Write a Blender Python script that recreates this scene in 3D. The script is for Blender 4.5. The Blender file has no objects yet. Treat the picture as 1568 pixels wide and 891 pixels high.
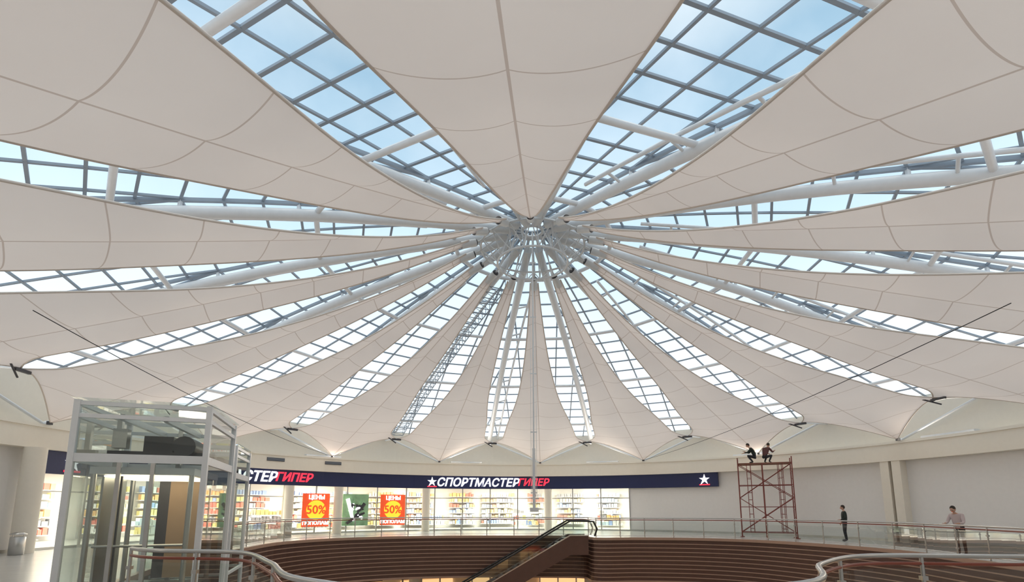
import bpy, bmesh, math, random
import numpy as np
from mathutils import Vector, Matrix
random.seed(4)
# ---------------- overall dimensions (metres, hub of the roof at the origin) ----------------
R=17.0; EYE=1.7; CAMY=-18.0532; YAW=-.04386; PITCH=.15141; TH0=.02454
HG=.26392; HT=.19146; RT=1.11676; R0n=.15079; H0=.56481
TH0D=math.degrees(TH0)
def axes(yaw, p):
    f = np.array([math.sin(yaw)*math.cos(p), math.cos(yaw)*math.cos(p), math.sin(p)])
    r = np.array([math.cos(yaw), -math.sin(yaw), 0.0])
    return r, np.cross(r, f), f
# ---------------- helpers ----------------
scene=bpy.context.scene
col=scene.collection
def C(X,d):   # plan coordinates from camera-relative lateral offset and depth, estimated from image coordinates
    return Vector((math.cos(YAW)*X+math.sin(YAW)*d, -math.sin(YAW)*X+math.cos(YAW)*d+CAMY,0))
RW=19.7
def WA(a):    # azimuth on the round wall
    d=C(a,1)-Vector((0,CAMY,0)); A=d.x**2+d.y**2; B=2*d.y*CAMY; Cc=CAMY**2-RW**2
    t=(-B+math.sqrt(B*B-4*A*Cc))/(2*A)
    return math.degrees(math.atan2(d.x*t, d.y*t+CAMY))
def P(r,az,z):
    a=math.radians(az); return Vector((r*math.sin(a), r*math.cos(a), z))
def mat(name,c,rough=.6,metal=0,emit=None,es=0,var=.06,scale=6,spec=.5):
    m=bpy.data.materials.new(name); m.use_nodes=True; n=m.node_tree; b=n.nodes['Principled BSDF']
    tc=n.nodes.new('ShaderNodeTexCoord'); nz=n.nodes.new('ShaderNodeTexNoise'); nz.inputs['Scale'].default_value=scale
    nz.inputs['Detail'].default_value=4
    n.links.new(tc.outputs['Object'],nz.inputs['Vector'])
    mx=n.nodes.new('ShaderNodeMix'); mx.data_type='RGBA'
    mx.inputs[6].default_value=(*[x*(1-var) for x in c],1); mx.inputs[7].default_value=(*[min(1,x*(1+var)) for x in c],1)
    n.links.new(nz.outputs['Fac'],mx.inputs[0]); n.links.new(mx.outputs[2],b.inputs['Base Color'])
    b.inputs['Roughness'].default_value=rough; b.inputs['Metallic'].default_value=metal
    b.inputs['Specular IOR Level'].default_value=spec
    if emit: b.inputs['Emission Color'].default_value=(*emit,1); b.inputs['Emission Strength'].default_value=es
    return m
def glassmat(name,tint=(.9,.96,1),gl=.08,rough=.02,fk=.6):
    m=bpy.data.materials.new(name); m.use_nodes=True; n=m.node_tree; n.nodes.clear()
    o=n.nodes.new('ShaderNodeOutputMaterial'); t=n.nodes.new('ShaderNodeBsdfTransparent'); t.inputs[0].default_value=(*tint,1)
    g=n.nodes.new('ShaderNodeBsdfGlossy'); g.inputs['Roughness'].default_value=rough
    lw=n.nodes.new('ShaderNodeFresnel'); lw.inputs[0].default_value=1.4
    mu=n.nodes.new('ShaderNodeMath'); mu.operation='MULTIPLY_ADD'; mu.inputs[1].default_value=fk; mu.inputs[2].default_value=gl
    mx=n.nodes.new('ShaderNodeMixShader'); n.links.new(lw.outputs[0],mu.inputs[0]); n.links.new(mu.outputs[0],mx.inputs[0])
    n.links.new(t.outputs[0],mx.inputs[1]); n.links.new(g.outputs[0],mx.inputs[2]); n.links.new(mx.outputs[0],o.inputs[0])
    return m
class MB:
    def __init__(s): s.v=[]; s.f=[]; s.m=[]; s.s=[]
    def add(s,vs,fs,m=0,sm=False):
        o=len(s.v); s.v+=[tuple(x) for x in vs]
        for f in fs: s.f.append([i+o for i in f]); s.m.append(m); s.s.append(sm)
    def box(s,c,size,m=0,rot=None):
        c=Vector(c); vs=[]
        for i in (-1,1):
            for j in (-1,1):
                for k in (-1,1):
                    d=Vector((i*size[0]/2,j*size[1]/2,k*size[2]/2))
                    if rot is not None: d=rot@d
                    vs.append(c+d)
        s.add(vs,[(0,1,3,2),(4,6,7,5),(0,4,5,1),(2,3,7,6),(0,2,6,4),(1,5,7,3)],m)
    def beam(s,a,b,w,h,m=0,up=(0,0,1)):
        a=Vector(a); b=Vector(b); d=b-a; L=d.length
        if L<1e-5: return
        d.normalize(); u=Vector(up); x=d.cross(u)
        if x.length<1e-3: x=d.cross(Vector((1,0,0)))
        x.normalize(); z=x.cross(d); rot=Matrix((x,d,z)).transposed()
        s.box((a+b)/2,(w,L,h),m,rot)
    def tube(s,pts,r,m=0,n=8,closed=False,cap=True):
        pts=[Vector(p) for p in pts]; N=len(pts); rs=r if isinstance(r,(list,tuple)) else [r]*N
        vs=[]; prev=None
        for i,p in enumerate(pts):
            if closed: t=pts[(i+1)%N]-pts[i-1]
            else: t=pts[min(i+1,N-1)]-pts[max(i-1,0)]
            t.normalize()
            if prev is None:
                u=Vector((0,0,1)) if abs(t.z)<.9 else Vector((1,0,0))
            else: u=prev
            x=t.cross(u); 
            if x.length<1e-4: x=t.orthogonal()
            x.normalize(); u=x.cross(t); prev=u
            for k in range(n):
                a=2*math.pi*k/n; vs.append(p+(x*math.cos(a)+u*math.sin(a))*rs[i])
        fs=[]
        for i in range(N if closed else N-1):
            j=(i+1)%N
            for k in range(n):
                l=(k+1)%n; fs.append((i*n+k,i*n+l,j*n+l,j*n+k))
        s.add(vs,fs,m,True)
        if cap and not closed:
            s.add(vs[:n],[tuple(range(n))],m); s.add(vs[-n:],[tuple(range(n))],m)
    def arc(s,r0,r1,a0,a1,z0,z1,m=0,step=3):
        n=max(1,int(abs(a1-a0)/step)); vs=[]
        full=abs(abs(a1-a0)-360)<.01
        for i in range(n+1):
            a=a0+(a1-a0)*i/n
            vs+=[P(r0,a,z0),P(r1,a,z0),P(r1,a,z1),P(r0,a,z1)]
        fs=[]
        for i in range(n):
            b=4*i
            for k in range(4): l=(k+1)%4; fs.append((b+k,b+l,b+4+l,b+4+k))
        if not full: fs+=[(0,1,2,3),(4*n,4*n+3,4*n+2,4*n+1)]
        s.add(vs,fs,m)
    def obj(s,name,mats,parent=None,rotz=None):
        me=bpy.data.meshes.new(name); me.from_pydata(s.v,[],s.f)
        for mm in (mats if isinstance(mats,list) else [mats]): me.materials.append(mm)
        me.polygons.foreach_set('material_index',s.m); me.polygons.foreach_set('use_smooth',s.s)
        bm=bmesh.new(); bm.from_mesh(me); bmesh.ops.recalc_face_normals(bm,faces=bm.faces); bm.to_mesh(me); bm.free()
        ob=bpy.data.objects.new(name,me); col.objects.link(ob)
        if parent: ob.parent=parent
        return ob
def text_geo(body,size,ext=.03,shear=.0,off=.0,align='CENTER'):
    cu=bpy.data.curves.new('t','FONT'); cu.body=body; cu.size=size; cu.extrude=ext; cu.shear=shear; cu.offset=off
    cu.align_x=align; cu.align_y='CENTER'; cu.resolution_u=3
    o=bpy.data.objects.new('t',cu); col.objects.link(o); bpy.context.view_layer.update()
    me=bpy.data.meshes.new_from_object(o.evaluated_get(bpy.context.evaluated_depsgraph_get()))
    vs=[tuple(v.co) for v in me.vertices]; fs=[tuple(p.vertices) for p in me.polygons]
    bpy.data.objects.remove(o); bpy.data.meshes.remove(me); return vs,fs
# ---------------- materials ----------------
M_steel=mat('white_painted_steel',(.74,.76,.78),.4)
M_mull=mat('grey_painted_mullion',(.27,.32,.38),.5)
M_cream=mat('cream_plaster',(.85,.79,.69),.8,var=.03)
M_white=mat('white_plaster',(.82,.80,.78),.85,var=.03)
M_floor=mat('pale_stone_floor',(.50,.49,.47),.25,var=.08,scale=2)
M_navy=mat('navy_sign_panel',(.012,.02,.09),.35)
M_letter=mat('white_sign_letters',(.9,.9,.9),.5,emit=(1,1,1),es=1.2)
M_red=mat('red_sign_letters',(.8,.03,.03),.5,emit=(1,.05,.12),es=.8)
M_brown=mat('brown_laminate',(.10,.05,.038),.35,var=.2,scale=3)
M_lbrown=mat('light_brown_trim',(.42,.27,.2),.3)
M_chrome=mat('brushed_stainless',(.55,.55,.54),.3,1.0)
M_wood=mat('red_brown_handrail',(.26,.06,.035),.3)
M_black=mat('black_rubber',(.02,.02,.02),.5)
M_dark=mat('dark_metal',(.06,.06,.07),.4)
M_roofglass=glassmat('roof_glass',(.92,.97,1.0),.0,.3,.03)
M_glass=glassmat('clear_glass',(.86,.92,.90),.06)
M_shopglass=glassmat('shop_glass',(.96,.98,.97),.0,.05,.25)
M_scaf=mat('rusty_red_scaffold',(.22,.05,.04),.5)
M_plank=mat('timber_plank',(.3,.2,.12),.8)
# fabric
def fabric():
    m=bpy.data.materials.new('tensile_membrane'); m.use_nodes=True; n=m.node_tree; n.nodes.clear(); L=n.links.new
    o=n.nodes.new('ShaderNodeOutputMaterial'); d=n.nodes.new('ShaderNodeBsdfDiffuse'); t=n.nodes.new('ShaderNodeBsdfTranslucent')
    uv=n.nodes.new('ShaderNodeUVMap'); uv.uv_map='UVMap'; sp=n.nodes.new('ShaderNodeSeparateXYZ'); L(uv.outputs[0],sp.inputs[0])
    def mth(op,a,b=None,c=None):
        k=n.nodes.new('ShaderNodeMath'); k.operation=op
        for i,x in enumerate((a,b,c)):
            if x is None: continue
            if isinstance(x,(int,float)): k.inputs[i].default_value=x
            else: L(x,k.inputs[i])
        return k.outputs[0]
    vx=mth('ABSOLUTE',sp.outputs[0])               # lateral metres
    bow=mth('MULTIPLY',mth('MULTIPLY',vx,vx),-.09)
    uu=mth('ADD',sp.outputs[1],bow)
    fr=mth('ABSOLUTE',mth('SUBTRACT',mth('FRACT',mth('DIVIDE',uu,1.55)),.5))
    s1=mth('GREATER_THAN',fr,.5-.009)
    s2=mth('LESS_THAN',vx,.022)
    s=mth('MAXIMUM',s1,s2)
    tc=n.nodes.new('ShaderNodeTexCoord'); nz=n.nodes.new('ShaderNodeTexNoise'); nz.inputs['Scale'].default_value=.6; nz.inputs['Detail'].default_value=5
    L(tc.outputs['Object'],nz.inputs['Vector'])
    base=n.nodes.new('ShaderNodeMix'); base.data_type='RGBA'
    base.inputs[6].default_value=(.86,.755,.70,1); base.inputs[7].default_value=(.93,.835,.78,1); L(nz.outputs['Fac'],base.inputs[0])
    mx=n.nodes.new('ShaderNodeMix'); mx.data_type='RGBA'; L(mth('MULTIPLY',s,.6),mx.inputs[0]); L(base.outputs[2],mx.inputs[6]); mx.inputs[7].default_value=(.48,.35,.28,1)
    L(mx.outputs[2],d.inputs[0]); L(mx.outputs[2],t.inputs[0])
    ms=n.nodes.new('ShaderNodeMixShader'); ms.inputs[0].default_value=.42; L(d.outputs[0],ms.inputs[1]); L(t.outputs[0],ms.inputs[2]); L(ms.outputs[0],o.inputs[0])
    return m
M_fab=fabric()
# ---------------- fabric canopy ----------------
r0=R0n*R
ek=np.polyfit([R0n,.5,.74,1.0],[H0+.004,.405,.33,HG],3)
def zedge(r): return EYE+R*float(np.polyval(ek,r/R))
def zkeel(r): 
    t=(r/R-R0n)/(RT-R0n); base=H0-.004+(HT-H0+.004)*t
    return EYE+R*(base-.012*math.sin(math.pi*min(1,max(0,t))))
def frac(r):
    q=(r/R-R0n)/(1-R0n); q=min(max(q,0),1)
    f=.34+.48*q**1.15+.05*math.exp(-((q-.75)/.15)**2)
    if q>.93: f+= (.985-f)*((q-.93)/.07)**2
    return f
def petal_mesh():
    NU,NV=56,25; vs=[];uv=[]
    for i in range(NU+1):
        u=i/NU
        for j in range(NV):
            v_=-1+2*j/(NV-1); a=abs(v_)
            rout=R*(1+(RT-1)*(1-a)**1.5)
            r=r0+u*(rout-r0)
            ang=math.radians(11.25)*frac(r0+u*(R-r0))*v_
            g_in=a**1.35; g_out=1-(1-a)**1.7; w=u**7; g=g_in*(1-w)+g_out*w
            rk=r0+u*(RT*R-r0); re=r0+u*(R-r0)
            z=zkeel(rk)*(1-g)+zedge(re)*g
            vs.append((r*math.sin(ang),r*math.cos(ang),z)); uv.append((r*math.sin(ang),r))
    fs=[]
    for i in range(NU):
        for j in range(NV-1):
            a=i*NV+j; fs.append((a,a+1,a+NV+1,a+NV))
    mb=MB(); mb.add(vs,fs,0,True)
    for j in (0,NV-1): mb.tube([Vector(vs[i*NV+j]) for i in range(NU+1)],.028,3,6)
    mb.tube([Vector(vs[NU*NV+j]) for j in range(NV)],.025,3,6)
    # end clamp ring near hub
    p=Vector((0,r0,(zedge(r0)+zkeel(r0))/2)); q=Vector((0,r0-.3,p.z+.12))
    mb.tube([p+Vector((0,.25,-.08)),q],.14,1,12,cap=False); mb.tube([q+Vector((0,.1,-.03)),q+Vector((0,-.04,.015))],.12,2,12)
    return mb,vs,uv
M_hem=mat('membrane_edge_webbing',(.76,.68,.62),.8)
pm,pvs,puv=petal_mesh()
ob=pm.obj('fabric_canopy_petal',[M_fab,M_steel,M_dark,M_hem])
me=ob.data; ul=me.uv_layers.new(name='UVMap')
lut={i:puv[i] for i in range(len(puv))}
for l in me.loops: ul.data[l.index].uv=lut.get(l.vertex_index,(1,0))
ob.rotation_euler.z=-TH0
DAZ={4:-1.0,5:-2.6,6:-3.2,7:-3.0}
for i in range(1,16):
    o=bpy.data.objects.new('fabric_canopy_petal',me); col.objects.link(o); o.rotation_euler.z=-TH0-math.radians(22.5*i+DAZ.get(i,0))
# ---------------- glass roof ----------------
YM=19.7; ZE=6.9; ZA=12.7
def zg(y): q=y/YM; return ZA+(ZE-ZA)*q+.55*math.sin(math.pi*q)*1.0
T11=math.tan(math.radians(11.25))
gl=MB(); mu=MB(); tb=MB()
ys=[.5+.96*i for i in range(20)]+[YM]
for s in range(16):
    az=math.radians(TH0D+22.5*s)
    def L3(x,y,z): return Vector((x*math.cos(az)+y*math.sin(az), -x*math.sin(az)+y*math.cos(az), z))
    for i in range(len(ys)-1):
        a,b=ys[i],ys[i+1]
        gl.add([L3(-a*T11,a,zg(a)),L3(a*T11,a,zg(a)),L3(b*T11,b,zg(b)),L3(-b*T11,b,zg(b))],[(0,1,2,3)])
    for i,y in enumerate(ys):
        mu.beam(L3(-y*T11,y,zg(y)-.03),L3(y*T11,y,zg(y)-.03),.075,.06)
    for k in range(-3,4):
        x=k*1.08
        y0=max(.5,abs(x)/T11)
        pts=[y0]+[y for y in ys if y>y0+.05]
        for a,b in zip(pts[:-1],pts[1:]): mu.beam(L3(x,a,zg(a)-.03),L3(x,b,zg(b)-.03),.065,.06)
    # hip tubes
    hp=[]
    for y in np.linspace(1.0,YM,14): hp.append(L3(y*T11,y,zg(y)-.42))
    tb.tube(hp,.17,0,12)
    lat=L3(math.cos(math.radians(11.25)),-math.sin(math.radians(11.25)),0)
    tb.tube([L3(y*T11,y,zg(y)-.24)+lat*.62 for y in np.linspace(4,YM-.2,10)],.06,0,8)
    for y in np.arange(5,19,2.3):
        tb.tube([L3(y*T11,y,zg(y)-.42),L3(y*T11,y,zg(y)-.24)+lat*.62],.045,0,6)
    for a,b in zip(ys[:-1],ys[1:]): mu.beam(L3(a*T11,a,zg(a)-.06),L3(b*T11,b,zg(b)-.06),.1,.1)
    for y in ys[2::3]: tb.beam(L3(y*T11,y,zg(y)-.42),L3(y*T11,y,zg(y)-.05),.08,.08)
    for y in (3.0,7.7,12.5,17.2):
        tb.tube([L3(-y*T11,y,zg(y)-.36),L3(y*T11,y,zg(y)-.36)],.085,0,8)
gl.obj('ceiling_glass_roof',M_roofglass); mu.obj('roof_glazing_bars',M_mull); tb.obj('roof_tube_rafters',M_steel)
# hub crown
hb=MB()
def ringp(r,z,n=48): return [P(r,360*i/n,z) for i in range(n)]
ZH=EYE+H0*R
hb.tube(ringp(2.0,ZH+.3),.04,0,8,closed=True)
hb.tube(ringp(1.35,ZH-.35),.04,0,8,closed=True)
hb.tube(ringp(.8,ZH+1.15),.08,0,8,closed=True)
hb.tube(ringp(.4,ZH+1.0),.06,0,8,closed=True)
for i in range(16):
    a=TH0D+22.5*i; b=a+22.5; m_=a+11.25
    hb.tube([P(2.0,a,ZH+.3),P(1.35,m_,ZH-.35)],.02); hb.tube([P(1.35,m_,ZH-.35),P(2.0,b,ZH+.3)],.02)
    hb.tube([P(1.35,m_,ZH-.35),P(.8,m_,ZH+1.15)],.022)
    if i%2: hb.tube([P(1.35,a-11.25,ZH-.35),P(.8,m_,ZH+1.15)],.02)
    hb.tube([P(2.0,a,ZH+.3),P(.8,a,ZH+1.15)],.025)
    hb.tube([P(.4,m_,ZH+1.0),P(.8,m_,ZH+1.15)],.03)
    hb.tube([P(r0-.3,a,ZH+.12),P(2.0,a,ZH+.3)],.035)
    hb.tube([P(2.0,m_,ZH+.3),P(2.6,m_,zg(2.6)-.4)],.035)
hb.obj('roof_hub_crown',M_steel)
# hanging hoist pole
ms=MB(); ms.tube([P(0,0,ZH+1.0),P(0,0,1.6)],.03,0,10)
for k in (-1,1): ms.tube([Vector((k*.1,0,ZH-.3)),Vector((k*.1,0,1.7))],.008,0,6)
for z in np.arange(2.2,ZH,2.2): ms.box((0,0,z),(.24,.04,.04))
ms.tube([P(0,0,3.8),P(0,0,1.6)],.06,0,10); ms.box((0,0,1.6),(.3,.2,.15))
ms.obj('hanging_hoist_pole',M_steel)
# service ladder along gap
ld=MB(); la=TH0D-32.5
prev=None
for y in np.arange(3,18.6,.4):
    a=[P(y,la,zg(y)-.9)+P(1,la+90,0)*k*.4 for k in (-1,1)]; t=[q+Vector((0,0,.45)) for q in a]
    ld.tube(a,.02,0,6); ld.tube([a[0],t[0]],.015,0,6); ld.tube([a[1],t[1]],.015,0,6)
    if prev:
        for k in (0,1): ld.tube([prev[0][k],a[k]],.025,0,6); ld.tube([prev[1][k],t[k]],.02,0,6)
        ld.tube([prev[0][0],a[1]],.012,0,6)
    prev=(a,t)
ld.obj('roof_service_ladder',M_mull)
# brackets / struts at rim
bk=MB()
for i in range(16):
    g=TH0D+11.25+22.5*i; zt=EYE+HG*R
    bk.tube([P(R,g,zt-.02),P(19.6,g,zt+.15)],.05,0,8)
    bk.box(P(R-.02,g,zt-.08),(.6,.1,.1),1,Matrix.Rotation(-math.radians(g),3,'Z'))
    bk.tube([P(R-.1,g-2,zt+.02),P(R+.1,g,zt-.3)],.035,1,6)
    t=TH0D+22.5*i; zk=EYE+HT*R
    bk.tube([P(RT*R,t,zk),P(19.3,t,4.9)],.025,0,8); bk.box(P(RT*R+.02,t,zk),(.14,.14,.14),1)
    for s in (-1,1): bk.tube([P(19.3,t,4.95),P(19.6,t+s*11.25,6.6)],.06,0,8)
bk.obj('canopy_rim_brackets',[M_steel,M_dark])
# stay cables
cb=MB()
tip=lambda a:P(RT*R,TH0D+a,EYE+HT*R)
for a,b in [(C(-11.6,11.5)+Vector((0,0,6.4)),tip(-45)),(C(11.9,11.3)+Vector((0,0,6.5)),tip(22.5))]:
    cb.tube([a.lerp(b,t)-Vector((0,0,.35*4*t*(1-t))) for t in np.linspace(0,1,14)],.012,0,5)
cb.obj('canopy_stay_cables',M_black)
# ---------------- walls ----------------
A_L=WA(-.934)-1.0; A_S1=WA(.2335); A_SG=WA(.414)
w=MB(); w.arc(RW,RW+.3,0,360,4.85,ZE+.1); w.obj('wall_upper_ring',M_cream)
w=MB(); w.arc(RW-.5,RW+.3,0,360,3.95,4.85); w.arc(RW-.56,RW-.5,0,360,4.78,4.9)
w.obj('trim_ring_beam',M_cream)
w=MB(); w.arc(RW,RW+.3,A_S1,A_L+360,0,3.95)
w.obj('wall_round_plaster',M_white)
w=MB(); w.arc(RW-.06,RW+.0,A_S1,A_L+360,0,.12); w.obj('baseboard_round',M_chrome)
w=MB(); w.arc(RW-.1,RW+.2,A_L,A_S1,3.1,3.95); w.obj('wall_shop_lintel',M_cream)
w=MB()
for a in (WA(.758),WA(.782)): w.arc(RW-.45,RW,a-.6,a+.6,0,3.95)
w.obj('wall_pilaster_right',M_cream)
# floor slab with atrium opening
ctrl=[(0,3.7),(2.3,4.3),(3.3,5.7),(4.6,6.7),(6.6,6.6),(9,7.2),(12,9.5),(14.2,13),(15.0,17),(15.2,20),(14.4,23),(12.6,26),(10,27.6),(7,28.1),(4.7,28.0),(4.2,29.6),(2,29.9),(-2,30),(-6,29.4),(-9.4,27.6),(-11.2,24.5),(-11.0,20),(-10.6,16),(-9.4,12.5),(-8.5,10.4),(-7.7,9.1),(-6.4,8.4),(-5.2,7.5),(-3.7,7.15),(-2.6,5.8),(-1.7,4.5)]
cp=[C(*p) for p in ctrl]
loop=[]
n=len(cp)
for i in range(n):
    p0,p1,p2,p3=cp[i-1],cp[i],cp[(i+1)%n],cp[(i+2)%n]
    for t in np.linspace(0,1,8,endpoint=False):
        loop.append(.5*((2*p1)+(p2-p0)*t+(2*p0-5*p1+4*p2-p3)*t*t+(3*p1-p0-3*p2+p3)*t**3))
NL=len(loop)
cen=Vector((0,-1.5,0))
def outer(p):
    d=(p-cen).normalized(); b=d.dot(cen); c=cen.length_squared-(RW+.02)**2
    return cen+d*(-b+math.sqrt(b*b-c))
def ringslab(z0,z1,rin=None):
    s=MB(); o=[outer(p) for p in loop]
    vs=[]
    for p,q in zip(loop,o):
        vs+=[p+Vector((0,0,z1)),q+Vector((0,0,z1)),q+Vector((0,0,z0)),p+Vector((0,0,z0))]
    fs=[]
    for i in range(NL):
        j=(i+1)%NL
        for k in range(4): l=(k+1)%4; fs.append((4*i+k,4*i+l,4*j+l,4*j+k))
    s.add(vs,fs); return s
ringslab(-.35,0).obj('floor_gallery',M_floor)
ringslab(-2.3,-2.15).obj('ceiling_lower_level',M_white)
# fascia, offset inward
def inward(k):
    out=[]
    for i,p in enumerate(loop):
        t=(loop[(i+1)%NL]-loop[i-1]).normalized(); nn=Vector((t.y,-t.x,0))
        if nn.dot(cen-p)<0: nn=-nn
        out.append(p+nn*k)
    return out
fa=MB()
def strip(k0,k1,z0,z1,m):
    A=inward(k0);B=inward(k1); vs=[]
    for a,b in zip(A,B): vs+=[a+Vector((0,0,z0)),b+Vector((0,0,z0)),b+Vector((0,0,z1)),a+Vector((0,0,z1))]
    fs=[]
    for i in range(NL):
        j=(i+1)%NL
        for k in range(4): l=(k+1)%4; fs.append((4*i+k,4*i+l,4*j+l,4*j+k))
    fa.add(vs,fs,m)
strip(0,.08,-2.3,-.06,0); strip(0,.16,-.1,.04,1)
for k in range(9): strip(.07,.11,-.32-.22*k,-.28-.22*k,1)
strip(0,.14,-2.35,-2.25,1)
fa.obj('gallery_fascia',[M_brown,M_lbrown])
# railing (open where the lift shafts stand)
rl=MB(); ip=inward(-.12)
iA=27*8-3; iB=21*8+4   # runs from beside the lifts round to the far left
seq=[ip[i%NL] for i in range(iA,iA+NL-(iA-iB)+1)]
def up_(z): return [p+Vector((0,0,z)) for p in seq]
rl.tube(up_(1.08),.03,0,8); rl.tube(up_(.98),.022,1,8); rl.tube(up_(.12),.015,0,6)
acc=0; last=-9
for i in range(len(seq)):
    if i: acc+=(seq[i]-seq[i-1]).length
    if acc-last>=1.25:
        last=acc; p=seq[i]
        rl.tube([p,p+Vector((0,0,1.08))],.024,0,8); rl.tube([p+Vector((0,0,0)),p+Vector((0,0,.02))],.06,0,10)
        for z in (.3,.8): rl.box(p+Vector((0,0,z)),(.07,.07,.05))
vs=[];fs=[]
for p in seq: vs+=[p+Vector((0,0,.16)),p+Vector((0,0,.92))]
for i in range(len(seq)-1): j=i+1; fs.append((2*i,2*j,2*j+1,2*i+1))
rl.add(vs,fs,2)
rl.obj('gallery_railing',[M_chrome,M_wood,M_glass])
# ---------------- shop ----------------
sh=MB(); sh.arc(RW-.05,26,A_L,A_S1,-.1,0); sh.obj('floor_shop',M_floor)
sh=MB(); sh.arc(RW+.3,26,A_L,A_S1,3.5,3.6); sh.obj('ceiling_shop',M_white)
sh=MB(); sh.arc(26,26.2,A_L,A_S1,0,3.6); sh.arc(RW,26,A_L-.3,A_L,0,3.6,step=.1); sh.arc(RW,26,A_S1,A_S1+.3,0,3.6,step=.1); sh.obj('wall_shop_back',M_white)
wf=MB()
nw=18
for k in range(nw+1):
    a=A_L+(A_S1-A_L)*k/nw; wf.beam(P(RW,a,0),P(RW,a,3.1),.08,.08,0,up=P(1,a,0))
wf.arc(RW-.04,RW+.04,A_L,A_S1,3.02,3.1,0); wf.arc(RW-.04,RW+.04,A_L,A_S1,0,.1,0); wf.arc(RW-.03,RW+.03,A_L,A_S1,2.3,2.35,0)
wf.arc(RW-.01,RW+.01,A_L,A_S1,.1,3.02,1)
wf.obj('window_storefront',[M_chrome,M_shopglass])
cl=MB()
for a_ in (-.45,-.35,-.173,.072):
    az=WA(a_); cl.tube([P(RW-.45,az,0),P(RW-.45,az,3.0)],.28,0,20)
az=WA(-.99); cl.tube([P(RW-.6,az,0),P(RW-.6,az,3.95)],.36,0,24)
cl.obj('storefront_columns',M_cream)
pc=[mat('goods_'+nm,c,.6) for nm,c in [('red',(.8,.25,.2)),('blue',(.35,.47,.78)),('yellow',(.9,.78,.35)),('white',(.85,.85,.85)),('cream',(.85,.78,.6)),('grey',(.4,.4,.43)),('orange',(.9,.55,.25)),('skyblue',(.6,.75,.85))]]
gd=MB()
for rr in (22.0,24.3,25.6):
    az=A_L+1
    while az<A_S1-2:
        wd=random.uniform(1.5,3.0); da=math.degrees(wd/rr)
        if rr>25 or random.random()<.6:
            hgt=2.6 if rr>25 else random.choice([1.0,1.3,1.6])
            for z in np.arange(.3,hgt,.45):
                gd.arc(rr-.2,rr+.2,az,az+da,z-.04,z,8,step=2)
                q=az+.2
                c_=random.randrange(8)
                while q<az+da-.4:
                    if random.random()<.4: c_=random.randrange(8)
                    ww=random.uniform(.3,.7); gd.arc(rr-.16,rr+.16,q,q+ww,z,z+random.uniform(.2,.38),c_,step=3); q+=ww+.1
        az+=da+random.uniform(1,3)
gd.obj('sporting_goods_shelves',pc+[M_white])
# shop sign
sg_=MB(); sg_.arc(RW-.25,RW-.1,A_L,A_SG,3.02,3.95,0)
def bend(geo,azc,z,r,mi,mb):
    vs,fs=geo; o=[]
    for x,y,t in vs:
        a_=azc+math.degrees(x/r); o.append(P(r-t,a_,z+y))
    mb.add(o,fs,mi)
def star(az,z,mb,s=.36):
    pts=[(0,1),(.22,.3),(.95,.3),(.35,-.1),(.6,-.85),(0,-.35),(-.75,-.95),(-.35,-.1),(-.95,.3),(-.22,.3)]
    o=[]
    for t in (0,.04):
        for x,y in pts: o.append(P(RW-.27-t,az+math.degrees(x*s/RW),z+y*s))
    n_=len(pts); mb.add(o,[tuple(range(n_)),tuple(range(n_,2*n_))]+[(i,(i+1)%n_,n_+(i+1)%n_,n_+i) for i in range(n_)],1)
    mb.arc(RW-.3,RW-.26,az-1,az+1.0,z-.38,z-.30,2)
g1=text_geo('СПОРТМАСТЕР',.82,.03,.25,.02); g2=text_geo('ГИПЕР',.72,.03,.25,.02)
def fit_w(g,W): 
    w0=max(v[0] for v in g[0])-min(v[0] for v in g[0]); return ([(v[0]*W/w0,v[1],v[2]) for v in g[0]],g[1])
g1=fit_w(g1,6.1); g2=fit_w(g2,2.35)
c1=(WA(-.1445)+WA(.005))/2; c2=WA(.042)
bend(g1,c1,3.45,RW-.29,1,sg_); bend(g2,c2,3.48,RW-.29,2,sg_); star(WA(-.161),3.5,sg_)
c3=WA(-.44); bend(g2,c3,3.48,RW-.29,2,sg_); c4=c3-(c2-c1); bend(g1,c4,3.45,RW-.29,1,sg_)
star(WA(.387),3.5,sg_); star(WA(-.893),3.5,sg_)
sg_.obj('shop_fascia_sign',[M_navy,M_letter,M_red])
# posters
M_pr=mat('poster_red',(.85,.10,.03),.5,emit=(1,.12,.03),es=.4); M_py=mat('poster_yellow',(.95,.75,.05),.5,emit=(1,.8,.05),es=.6); M_pg=mat('poster_green',(.35,.6,.35),.6,var=.6,scale=2)
for aa,kind in ((-.390,0),(-.311,1),(-.237,0),(-.592,0)):
    az=WA(aa); mb=MB(); rot=Matrix.Rotation(-math.radians(az),3,'Z'); c=P(RW-.12,az,1.5)
    mb.box(c,(1.75,.03,2.1),0 if kind==0 else 2,rot)
    if kind==0:
        c_=c-P(.03,az,0)
        mb.tube([c_+P(.0,az,0),c_-P(.03,az,0)],.62,1,24)
        for tx,zz,sz,mi in (('50%',0,.75,0),('ЦЕНЫ',.8,.36,3),('ПОПОЛАМ',-.82,.32,3)):
            v_,f_=text_geo(tx,sz,.01,0,.015); mb.add([c-P(.08,az,0)+rot@Vector((x,-t,y+zz)) for x,y,t in v_],f_,mi)
    else:
        for q in range(14):
            mb.tube([c-P(.03,az,0)+rot@Vector((random.uniform(-.6,.6),0,random.uniform(-.9,.8))),c-P(.04,az,0)+rot@Vector((random.uniform(-.6,.6),0,random.uniform(-.9,.8)))],random.uniform(.05,.14),random.choice([2,3,4]),6)
    mb.obj('sale_poster',[M_pr,M_py,M_pg,M_letter,M_dark])
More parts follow.
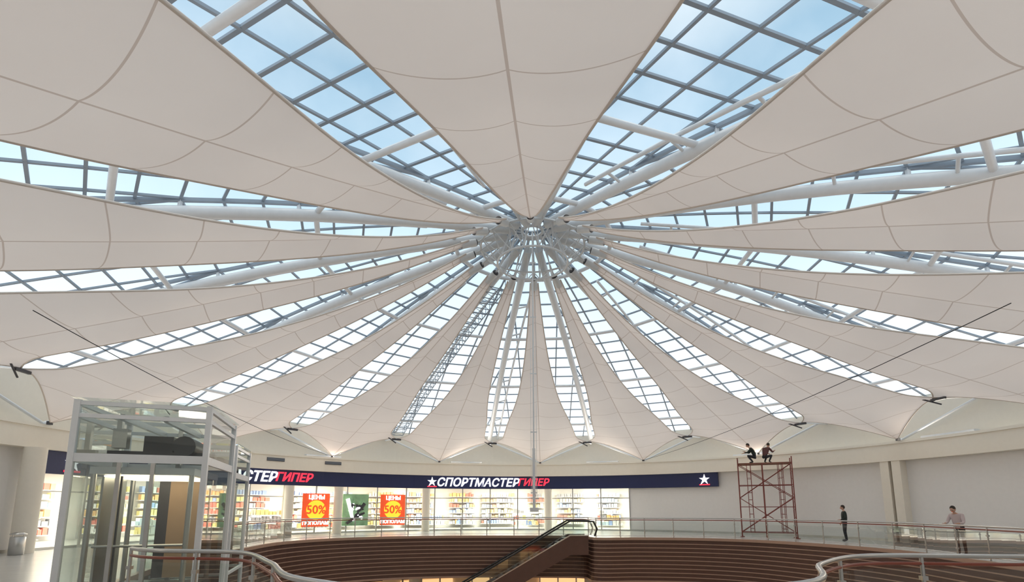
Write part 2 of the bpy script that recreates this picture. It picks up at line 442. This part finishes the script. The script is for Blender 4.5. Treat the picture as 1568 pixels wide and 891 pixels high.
# vents
for aa in (-.483,-.365):
    az=WA(aa); mb=MB(); mb.arc(RW-.54,RW-.5,az-1.6,az+1.6,4.42,4.62,0)
    for z in (4.46,4.5,4.54,4.58): mb.arc(RW-.56,RW-.53,az-1.55,az+1.55,z,z+.015,1)
    mb.obj('air_vent_grille',[M_dark,M_mull])
# ---------------- elevators ----------------
M_lampw=mat('warm_lamp_panel',(1,.9,.7),.5,emit=(1,.85,.6),es=3)
M_tan=mat('tan_cab_panel',(.35,.24,.16),.4)
def elevator(FL,ang,wd,dp,top):
    mb=MB(); ex=Vector((math.cos(ang),math.sin(ang),0)); ey=Vector((-math.sin(ang),math.cos(ang),0)); rot=Matrix.Rotation(ang,3,'Z')
    q=lambda x,y,z:FL+ex*x+ey*y+Vector((0,0,z))
    cs=[(0,0),(wd,0),(wd,dp),(0,dp)]
    for x,y in cs: mb.box(q(x,y,(top-5)/2),(.10,.10,top+5),0,rot)
    for z in (top-.06,top-.3,2.62,-.2,-2.6):
        for i in range(4):
            a_,b_=cs[i],cs[(i+1)%4]; mb.beam(q(*a_,z),q(*b_,z),.07,.08 if z!=2.62 else .16,0)
    for x in (wd*.33,wd*.66): mb.beam(q(x,0,top-.3),q(x,dp,top-.3),.08,.12,0)
    for i in range(4):
        a_,b_=cs[i],cs[(i+1)%4]
        mb.add([q(*a_,-5),q(*b_,-5),q(*b_,top),q(*a_,top)],[(0,1,2,3)],1)
    mb.add([q(-.1,-.1,top+.03),q(wd+.1,-.1,top+.03),q(wd+.1,dp+.1,top+.03),q(-.1,dp+.1,top+.03)],[(0,1,2,3)],1)
    for x,y in ((wd*.12,dp*.5),(wd*.88,dp*.5),(wd*.5,dp*.95)): mb.box(q(x,y,(top-5)/2),(.09,.12,top+4.8),2,rot)
    mb.box(q(wd*.45,dp*.6,3.05),(.55,.5,.35),3,rot); mb.tube([q(wd*.7,dp*.4,3.0),q(wd*.7,dp*.75,3.0)],.22,3,16)
    mb.beam(q(.1,dp*.5,2.8),q(wd-.1,dp*.5,2.8),.14,.16,3); mb.box(q(wd*.2,dp*.35,3.1),(.25,.2,.4),2,rot)
    m=.28
    for x in (m,wd-m):
        for y in (m,dp-m): mb.tube([q(x,y,.02),q(x,y,2.35)],.05,2,10)
    mb.box(q(wd/2,dp/2,2.4),(wd-.45,dp-.45,.14),0,rot); mb.box(q(wd/2,dp/2,0),(wd-.45,dp-.45,.12),3,rot)
    mb.box(q(wd/2,dp/2,2.3),(wd-.8,dp-.8,.03),4,rot)
    mb.box(q(m,dp/2,1.2),(.04,dp*.45,2.2),2,rot); mb.box(q(wd*.62,dp-m,1.2),(wd*.3,.04,2.2),5,rot); mb.box(q(wd*.42,dp-m,1.2),(wd*.1,.04,2.2),3,rot)
    mb.box(q(wd*.3,m+.1,1.2),(.12,.04,2.2),3,rot)
    mb.tube([q(m+.1,m,.95),q(wd-m,m,.95)],.025,2,8)
    for x in (.35,.6): mb.box(q(wd*x,0,1.25),(.07,.06,2.6),2,rot)
    mb.box(q(wd*.82,dp*.5,-1.5),(.25,.9,2.6),3,rot)
    mb.obj('glass_elevator',[M_steel,M_glass,M_chrome,M_dark,M_lampw,M_tan])
elevator(C(-8.25,9.3),math.radians(19)-YAW,2.2,2.55,3.72)
elevator(C(-10.15,14.0),math.radians(19)-YAW,2.1,2.3,3.5)
# ---------------- escalator ----------------
es=MB(); top=C(4.2,28.0); ex=-(C(1,0)-C(0,0)); ey=(C(0,1)-C(0,0))
def E(s_,y,z): return top+ex*s_+ey*y+Vector((0,0,z))
def prof(s_): 
    if s_<1.0: return 0
    return -min(5,(s_-1.0)*math.tan(math.radians(30)))
ss=[0,1.0,1.0+5/math.tan(math.radians(30)),11]
for y0 in (.0,1.45):
    for a_,b_ in zip(ss[:-1],ss[1:]):
        za,zb=prof(a_),prof(b_)
        vs=[E(a_,y0,za-.9),E(b_,y0,zb-.9),E(b_,y0,zb+.12),E(a_,y0,za+.12)]; vs+=[x+ey*.15 for x in vs]
        es.add(vs,[(0,1,2,3),(4,7,6,5),(0,4,5,1),(3,2,6,7),(0,3,7,4),(1,5,6,2)],0)
        es.add([E(a_,y0+.07,za+.12),E(b_,y0+.07,zb+.12),E(b_,y0+.07,zb+.85),E(a_,y0+.07,za+.85)],[(0,1,2,3)],1)
        es.beam(E(a_,y0+.07,za+.14),E(b_,y0+.07,zb+.14),.16,.05,3)
    es.tube([E(-.35,y0+.07,.1),E(-.5,y0+.07,.5),E(-.3,y0+.07,.9)]+[E(s_,y0+.07,prof(s_)+.92) for s_ in ss],.05,2,8)
s_=1.0
while s_<9.3:
    es.box(E(s_+.2,.8,prof(s_)-.12),(.4,1.2,.24),4,Matrix.Rotation(-YAW,3,'Z')); s_+=.4
vs=[E(0,.1,-.9),E(1,.1,-.9),E(9.66,.1,-5.9),E(0,1.5,-.9),E(1,1.5,-.9),E(9.66,1.5,-5.9)]
es.add(vs,[(0,1,4,3),(1,2,5,4)],0)
es.obj('escalator',[M_brown,M_glass,M_black,M_chrome,M_dark])
# ---------------- lower level ----------------
lo=MB(); lo.arc(0.01,24,0,360,-5.1,-5,step=6); lo.obj('floor_lower_level',M_floor)
M_warm=mat('warm_shop_light',(1,.6,.25),.5,emit=(1,.62,.3),es=.9)
lo=MB(); lo.arc(18.5,18.8,0,360,-5,-2.2,0)
lo.obj('wall_lower_level',M_cream)
lo=MB()
for k in range(24):
    a=15*k; lo.arc(18.3,18.48,a+1,a+12,-4.9,-3.2,0); lo.arc(18.25,18.45,a+1,a+12,-3.1,-2.5,random.choice([1,2,3]))
    for q in range(3): lo.arc(18.15,18.3,a+1+q*4,a+1.3+q*4,-5,-3.1,4,step=.1)
lo.obj('lower_shopfronts',[M_warm,M_dark,M_pr,M_brown,M_chrome])
lo=MB()
for a,r_ in ((-30,14.2),(-8,13.5),(14,14),(38,16.2),(60,17.0),(-60,15),(-85,13)):
    lo.tube([P(r_,a,-5),P(r_,a,-2.2)],.35,0,20)
lo.obj('lower_columns',M_cream)
# ---------------- scaffold ----------------
sc=MB(); so=C(14.3,28.3); sx=(C(1,0)-C(0,0)); sy=(C(0,1)-C(0,0)); th=math.radians(-25)
sx,sy=sx*math.cos(th)+sy*math.sin(th), -sx*math.sin(th)+sy*math.cos(th)
def S(x,y,z): return so+sx*x+sy*y+Vector((0,0,z))
w2_,d2=1.35,.55; HT_=4.1
for x in (-w2_,w2_):
    for y in (-d2,d2):
        sc.tube([S(x,y,0),S(x,y,HT_+.35)],.03,0,8); sc.box(S(x,y,.02),(.18,.18,.04),0)
    for z in np.arange(.3,HT_+.3,.42): sc.tube([S(x,-d2,z),S(x,d2,z)],.022,0,6)
for y in (-d2,d2):
    for z in (.3,1.7,2.9,HT_): sc.tube([S(-w2_,y,z),S(w2_,y,z)],.022,0,6)
    sc.tube([S(-w2_,y,.3),S(w2_,y,2.2)],.02,0,6); sc.tube([S(w2_,y,.3),S(-w2_,y,2.2)],.02,0,6)
    sc.tube([S(-w2_,y,2.2),S(w2_,y,HT_)],.02,0,6); sc.tube([S(w2_,y,2.2),S(-w2_,y,HT_)],.02,0,6)
    sc.tube([S(-.1,y,0),S(-.1,y,HT_)],.025,0,6)
    for x in (-.9,-.7,.7,.9):
        sc.tube([S(x,y,.3),S(x,y,HT_)],.016,0,6)
    for x in (-.8,.8):
        for z in np.arange(.5,HT_,.4): sc.tube([S(x-.1,y,z),S(x+.1,y,z)],.012,0,5)
ang=math.atan2(sx.y,sx.x); rs=Matrix.Rotation(ang,3,'Z')
for y in (-.36,-.12,.12,.36): sc.box(S(0,y,HT_+.03),(2*w2_,.22,.05),1,rs)
sc.obj('scaffold_tower',[M_scaf,M_plank])
# ---------------- people ----------------
M_skin=mat('skin',(.55,.33,.24),.6); M_hair=mat('dark_hair',(.03,.02,.015),.7)
def human(name,loc,face,J,shirt,pants):
    rz=Matrix.Rotation(face,3,'Z'); T=lambda p:Vector(loc)+rz@Vector(p)
    order=['pel','spi','che','nec','hed','shL','elL','wrL','haL','shR','elR','wrR','haR','hiL','knL','anL','toL','hiR','knR','anR','toR']
    rad={'pel':(.15,.12),'spi':(.14,.11),'che':(.16,.115),'nec':(.058,.058),'hed':(.06,.06),'sh':(.075,.075),'el':(.048,.048),'wr':(.03,.03),'ha':(.042,.022),'hi':(.095,.095),'kn':(.06,.06),'an':(.042,.042),'to':(.045,.03)}
    ed=[('pel','spi'),('spi','che'),('che','nec'),('nec','hed'),('che','shL'),('shL','elL'),('elL','wrL'),('wrL','haL'),('che','shR'),('shR','elR'),('elR','wrR'),('wrR','haR'),('pel','hiL'),('hiL','knL'),('knL','anL'),('anL','toL'),('pel','hiR'),('hiR','knR'),('knR','anR'),('anR','toR')]
    me=bpy.data.meshes.new('b'); me.from_pydata([T(J[k]) for k in order],[(order.index(a),order.index(b)) for a,b in ed],[])
    o=bpy.data.objects.new('b',me); col.objects.link(o); md=o.modifiers.new('s','SKIN'); md.use_smooth_shade=True
    for i,k in enumerate(order):
        sv=me.skin_vertices[0].data[i]; r_=rad.get(k,rad.get(k[:2])); sv.radius=r_; sv.use_root=(i==0)
    o.modifiers.new('u','SUBSURF').levels=2
    bpy.context.view_layer.update()
    em=bpy.data.meshes.new_from_object(o.evaluated_get(bpy.context.evaluated_depsgraph_get()))
    mb=MB(); vs=[v.co.copy() for v in em.vertices]
    segs=[(T(J[a]),T(J[b]),b) for a,b in ed]
    def mi(c):
        best=None
        for a,b,k in segs:
            ab=b-a; t=max(0,min(1,(c-a).dot(ab)/ab.length_squared)); d=(c-a-ab*t).length
            if best is None or d<best[0]: best=(d,k,t)
        k,t=best[1],best[2]
        if k[:2] in('ha','he') or (k[:2]=='wr' and t>.85): return 0
        if k[:2] in('kn','an','hi'): return 2
        if k[:2]=='to': return 4
        return 1
    mb.v=[tuple(x) for x in vs]
    for p in em.polygons: mb.f.append(list(p.vertices)); mb.m.append(mi(p.center)); mb.s.append(True)
    bpy.data.objects.remove(o)
    hc=Vector(J['hed'])+Vector(J.get('hdir',(0,.02,.11))); up=(hc-Vector(J['hed'])).normalized(); rt=Vector((1,0,0)); fw=up.cross(rt).normalized()
    if fw.y<0: fw=-fw
    def hp(x,y,z): return T(hc+rt*x+fw*y+up*z)
    def ell(c,s,m,n=14):
        v_=[];f_=[]
        for i in range(n+1):
            ph=math.pi*i/n
            for j in range(n):
                t=2*math.pi*j/n; x,y,z=math.sin(ph)*math.cos(t),math.sin(ph)*math.sin(t),math.cos(ph)
                if m==0 and s[2]>.1 and z<0: x*=(1+z*.28); y*=(1+z*.12)
                v_.append(hp(c[0]+s[0]*x,c[1]+s[1]*y,c[2]+s[2]*z))
        for i in range(n):
            for j in range(n):
                k=(j+1)%n; f_.append((i*n+j,i*n+k,(i+1)*n+k,(i+1)*n+j))
        mb.add(v_,f_,m,True)
    ell((0,0,0),(.076,.095,.118),0); ell((0,-.018,.028),(.082,.096,.108),3); ell((0,.098,-.012),(.013,.018,.024),0,8)
    for s in (-1,1):
        ell((s*.032,.086,.012),(.012,.01,.007),3,8); ell((s*.078,0,-.005),(.01,.02,.03),0,8)
    ell((0,.09,-.05),(.024,.008,.006),5,8)
    for s in ('L','R'):
        w_=Vector(J['wr'+s]); h_=Vector(J['ha'+s]); d=(h_-w_).normalized(); side=d.cross(Vector((0,0,1))); 
        if side.length<.2: side=Vector((0,1,0))
        side.normalize(); nrm=side.cross(d)
        for q,(o_,ln) in enumerate(((-.03,.07),(-.01,.08),(.01,.075),(.028,.06))):
            b=h_+side*o_; mb.tube([T(b-d*.01),T(b+d*ln*.5-nrm*.004),T(b+d*ln*.85-nrm*.022)],[.009,.0085,.006],0,6)
        b=w_+d*.04+side*.035; mb.tube([T(b),T(b+side*.025+d*.03),T(b+side*.03+d*.06)],[.011,.01,.007],0,6)
    mb.obj(name,[M_skin,shirt,pants,M_hair,M_dark,M_pr])
def stand(**k):
    J=dict(pel=(0,0,.96),spi=(0,0,1.14),che=(0,0,1.34),nec=(0,.0,1.49),hed=(0,.015,1.55),shL=(-.18,0,1.42),elL=(-.24,-.03,1.14),wrL=(-.22,.1,.92),haL=(-.2,.14,.85),shR=(.18,0,1.42),elR=(.24,-.03,1.14),wrR=(.22,.1,.92),haR=(.2,.14,.85),hiL=(-.09,0,.9),knL=(-.1,.03,.5),anL=(-.1,-.02,.09),toL=(-.12,.15,.035),hiR=(.09,0,.9),knR=(.1,.03,.5),anR=(.1,-.02,.09),toR=(.12,.15,.035)); J.update(k); return J
M_dk=mat('dark_jacket',(.02,.03,.025),.8); M_jn=mat('dark_trousers',(.025,.027,.035),.8); M_pk=mat('pale_tshirt',(.6,.5,.5),.8); M_rd=mat('maroon_shirt',(.12,.05,.05),.8)
human('standing_man',C(16.6,25.3),math.radians(70),stand(elL=(-.25,.0,1.15),wrL=(-.12,.2,1.05),haL=(-.05,.24,1.06)),M_dk,M_jn)
human('leaning_man',C(15.95,18.1),math.radians(115),stand(spi=(0,.03,1.14),che=(0,.1,1.32),nec=(0,.17,1.46),hed=(0,.2,1.51),hdir=(0,.06,.10),shL=(-.18,.1,1.4),shR=(.18,.1,1.4),elL=(-.25,.2,1.15),elR=(.25,.2,1.15),wrL=(-.2,.42,1.12),wrR=(.2,.42,1.12),haL=(-.18,.5,1.12),haR=(.18,.5,1.12)),M_pk,M_jn)
crouch=dict(pel=(0,-.1,.38),spi=(0,-.05,.56),che=(0,.08,.75),nec=(0,.17,.89),hed=(0,.2,.94),hdir=(0,.06,.10),shL=(-.18,.08,.83),elL=(-.25,.25,.62),wrL=(-.2,.45,.6),haL=(-.18,.53,.58),shR=(.18,.08,.83),elR=(.25,.25,.62),wrR=(.2,.45,.7),haR=(.18,.52,.74),hiL=(-.1,-.08,.34),knL=(-.15,.3,.46),anL=(-.14,.05,.09),toL=(-.15,.22,.035),hiR=(.1,-.08,.34),knR=(.15,.3,.46),anR=(.14,.05,.09),toR=(.15,.22,.035))
human('crouching_worker',S(-.5,0,HT_+.06),math.radians(60),stand(**crouch),M_dk,M_jn)
human('crouching_worker',S(.15,.1,HT_+.06),math.radians(-60),stand(**crouch),M_rd,M_jn)
# ---------------- bin ----------------
bn=MB(); bp=C(-17.75,18.3)
bn.tube([bp+Vector((0,0,z)) for z in (0,.02,.62,.64)],[.2,.22,.22,.2],0,24); bn.tube([bp+Vector((0,0,z)) for z in (.72,.74,.8)],[.24,.24,.1],0,24)
for k in range(4):
    a=k*math.pi/2; q=bp+Vector((.2*math.cos(a),.2*math.sin(a),0)); bn.tube([q+Vector((0,0,.6)),q+Vector((0,0,.74))],.012,0,6)
bn.obj('litter_bin',[M_chrome])
# ---------------- lights ----------------
def area(name,loc,target,size,energy,color=(1,1,1),sy=None):
    l=bpy.data.lights.new(name,'AREA'); l.energy=energy; l.size=size; l.color=color
    if sy: l.shape='RECTANGLE'; l.size_y=sy
    o=bpy.data.objects.new(name,l); col.objects.link(o); o.location=loc
    o.rotation_euler=(Vector(target)-Vector(loc)).to_track_quat('-Z','Y').to_euler()
fx=MB()
for i in range(12):
    a=30*i+15; fx.arc(RW-.5,RW-.2,a-3.4,a+3.4,4.91,5.0,0,step=1)
    far=max(0,math.cos(math.radians(a)))
    area('fill_uplight',P(RW-.5,a,5.1),P(4,a,9.5),2.2,40+110*far,(1,.89,.76),.3)  # added fill lamps to brighten canopy and walls, strongest on the far side
fx.obj('added_ledge_fixtures',M_steel)  # housings added to go with the fill lamps
for i in range(6):
    a=A_L+(A_S1-A_L)*(i+.5)/6; area('shop_ceiling_light',P(22.3,a,3.4),P(22.3,a,0),3.5,680,(1,.94,.80))
for i in range(5): area('lower_fill_light',P(16.6,72*i+20,-2.45),P(16.6,72*i+20,-5),1.8,60,(1,.75,.5))  # added warm fill lamps under the gallery slab
# ---------------- world ----------------
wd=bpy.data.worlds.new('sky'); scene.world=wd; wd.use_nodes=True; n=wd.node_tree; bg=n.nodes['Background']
tc=n.nodes.new('ShaderNodeTexCoord'); sp=n.nodes.new('ShaderNodeSeparateXYZ'); n.links.new(tc.outputs['Generated'],sp.inputs[0])
cr=n.nodes.new('ShaderNodeValToRGB'); e=cr.color_ramp.elements
e[0].position=0; e[0].color=(.96,.98,1,1); e[1].position=.85; e[1].color=(1,.93,.84,1)
x=e.new(.25); x.color=(.93,.97,1,1); x=e.new(.42); x.color=(.66,.82,.92,1); x=e.new(.68); x.color=(.33,.49,.62,1)
n.links.new(sp.outputs[2],cr.inputs[0])
nz=n.nodes.new('ShaderNodeTexNoise'); nz.inputs['Scale'].default_value=3; nz.inputs['Detail'].default_value=6; n.links.new(tc.outputs['Generated'],nz.inputs[0])
mr=n.nodes.new('ShaderNodeMapRange'); mr.inputs[1].default_value=.45; mr.inputs[2].default_value=.75; mr.inputs[4].default_value=.5; n.links.new(nz.outputs['Fac'],mr.inputs[0])
mx=n.nodes.new('ShaderNodeMix'); mx.data_type='RGBA'; n.links.new(mr.outputs[0],mx.inputs[0]); n.links.new(cr.outputs[0],mx.inputs[6]); mx.inputs[7].default_value=(.9,.95,1,1)
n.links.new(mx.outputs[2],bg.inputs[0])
ms_=n.nodes.new('ShaderNodeMapRange'); ms_.inputs[1].default_value=.72; ms_.inputs[2].default_value=.9; ms_.inputs[3].default_value=1.3; ms_.inputs[4].default_value=2.0  # zenith above the view brightened to add light on the canopy fabric
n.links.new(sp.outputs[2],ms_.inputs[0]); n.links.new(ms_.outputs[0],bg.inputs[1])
scene.view_settings.view_transform='Standard'
# ---------------- camera ----------------
cam=bpy.data.cameras.new('camera'); co=bpy.data.objects.new('camera',cam); col.objects.link(co)
r_,u_,f_=axes(YAW,PITCH)
M=Matrix(((r_[0],u_[0],-f_[0]),(r_[1],u_[1],-f_[1]),(r_[2],u_[2],-f_[2]))).to_4x4(); M.translation=Vector((0,CAMY,EYE))
co.matrix_world=M; cam.sensor_width=36; cam.lens=17.5367; cam.shift_y=.13633; cam.clip_end=500
scene.camera=co
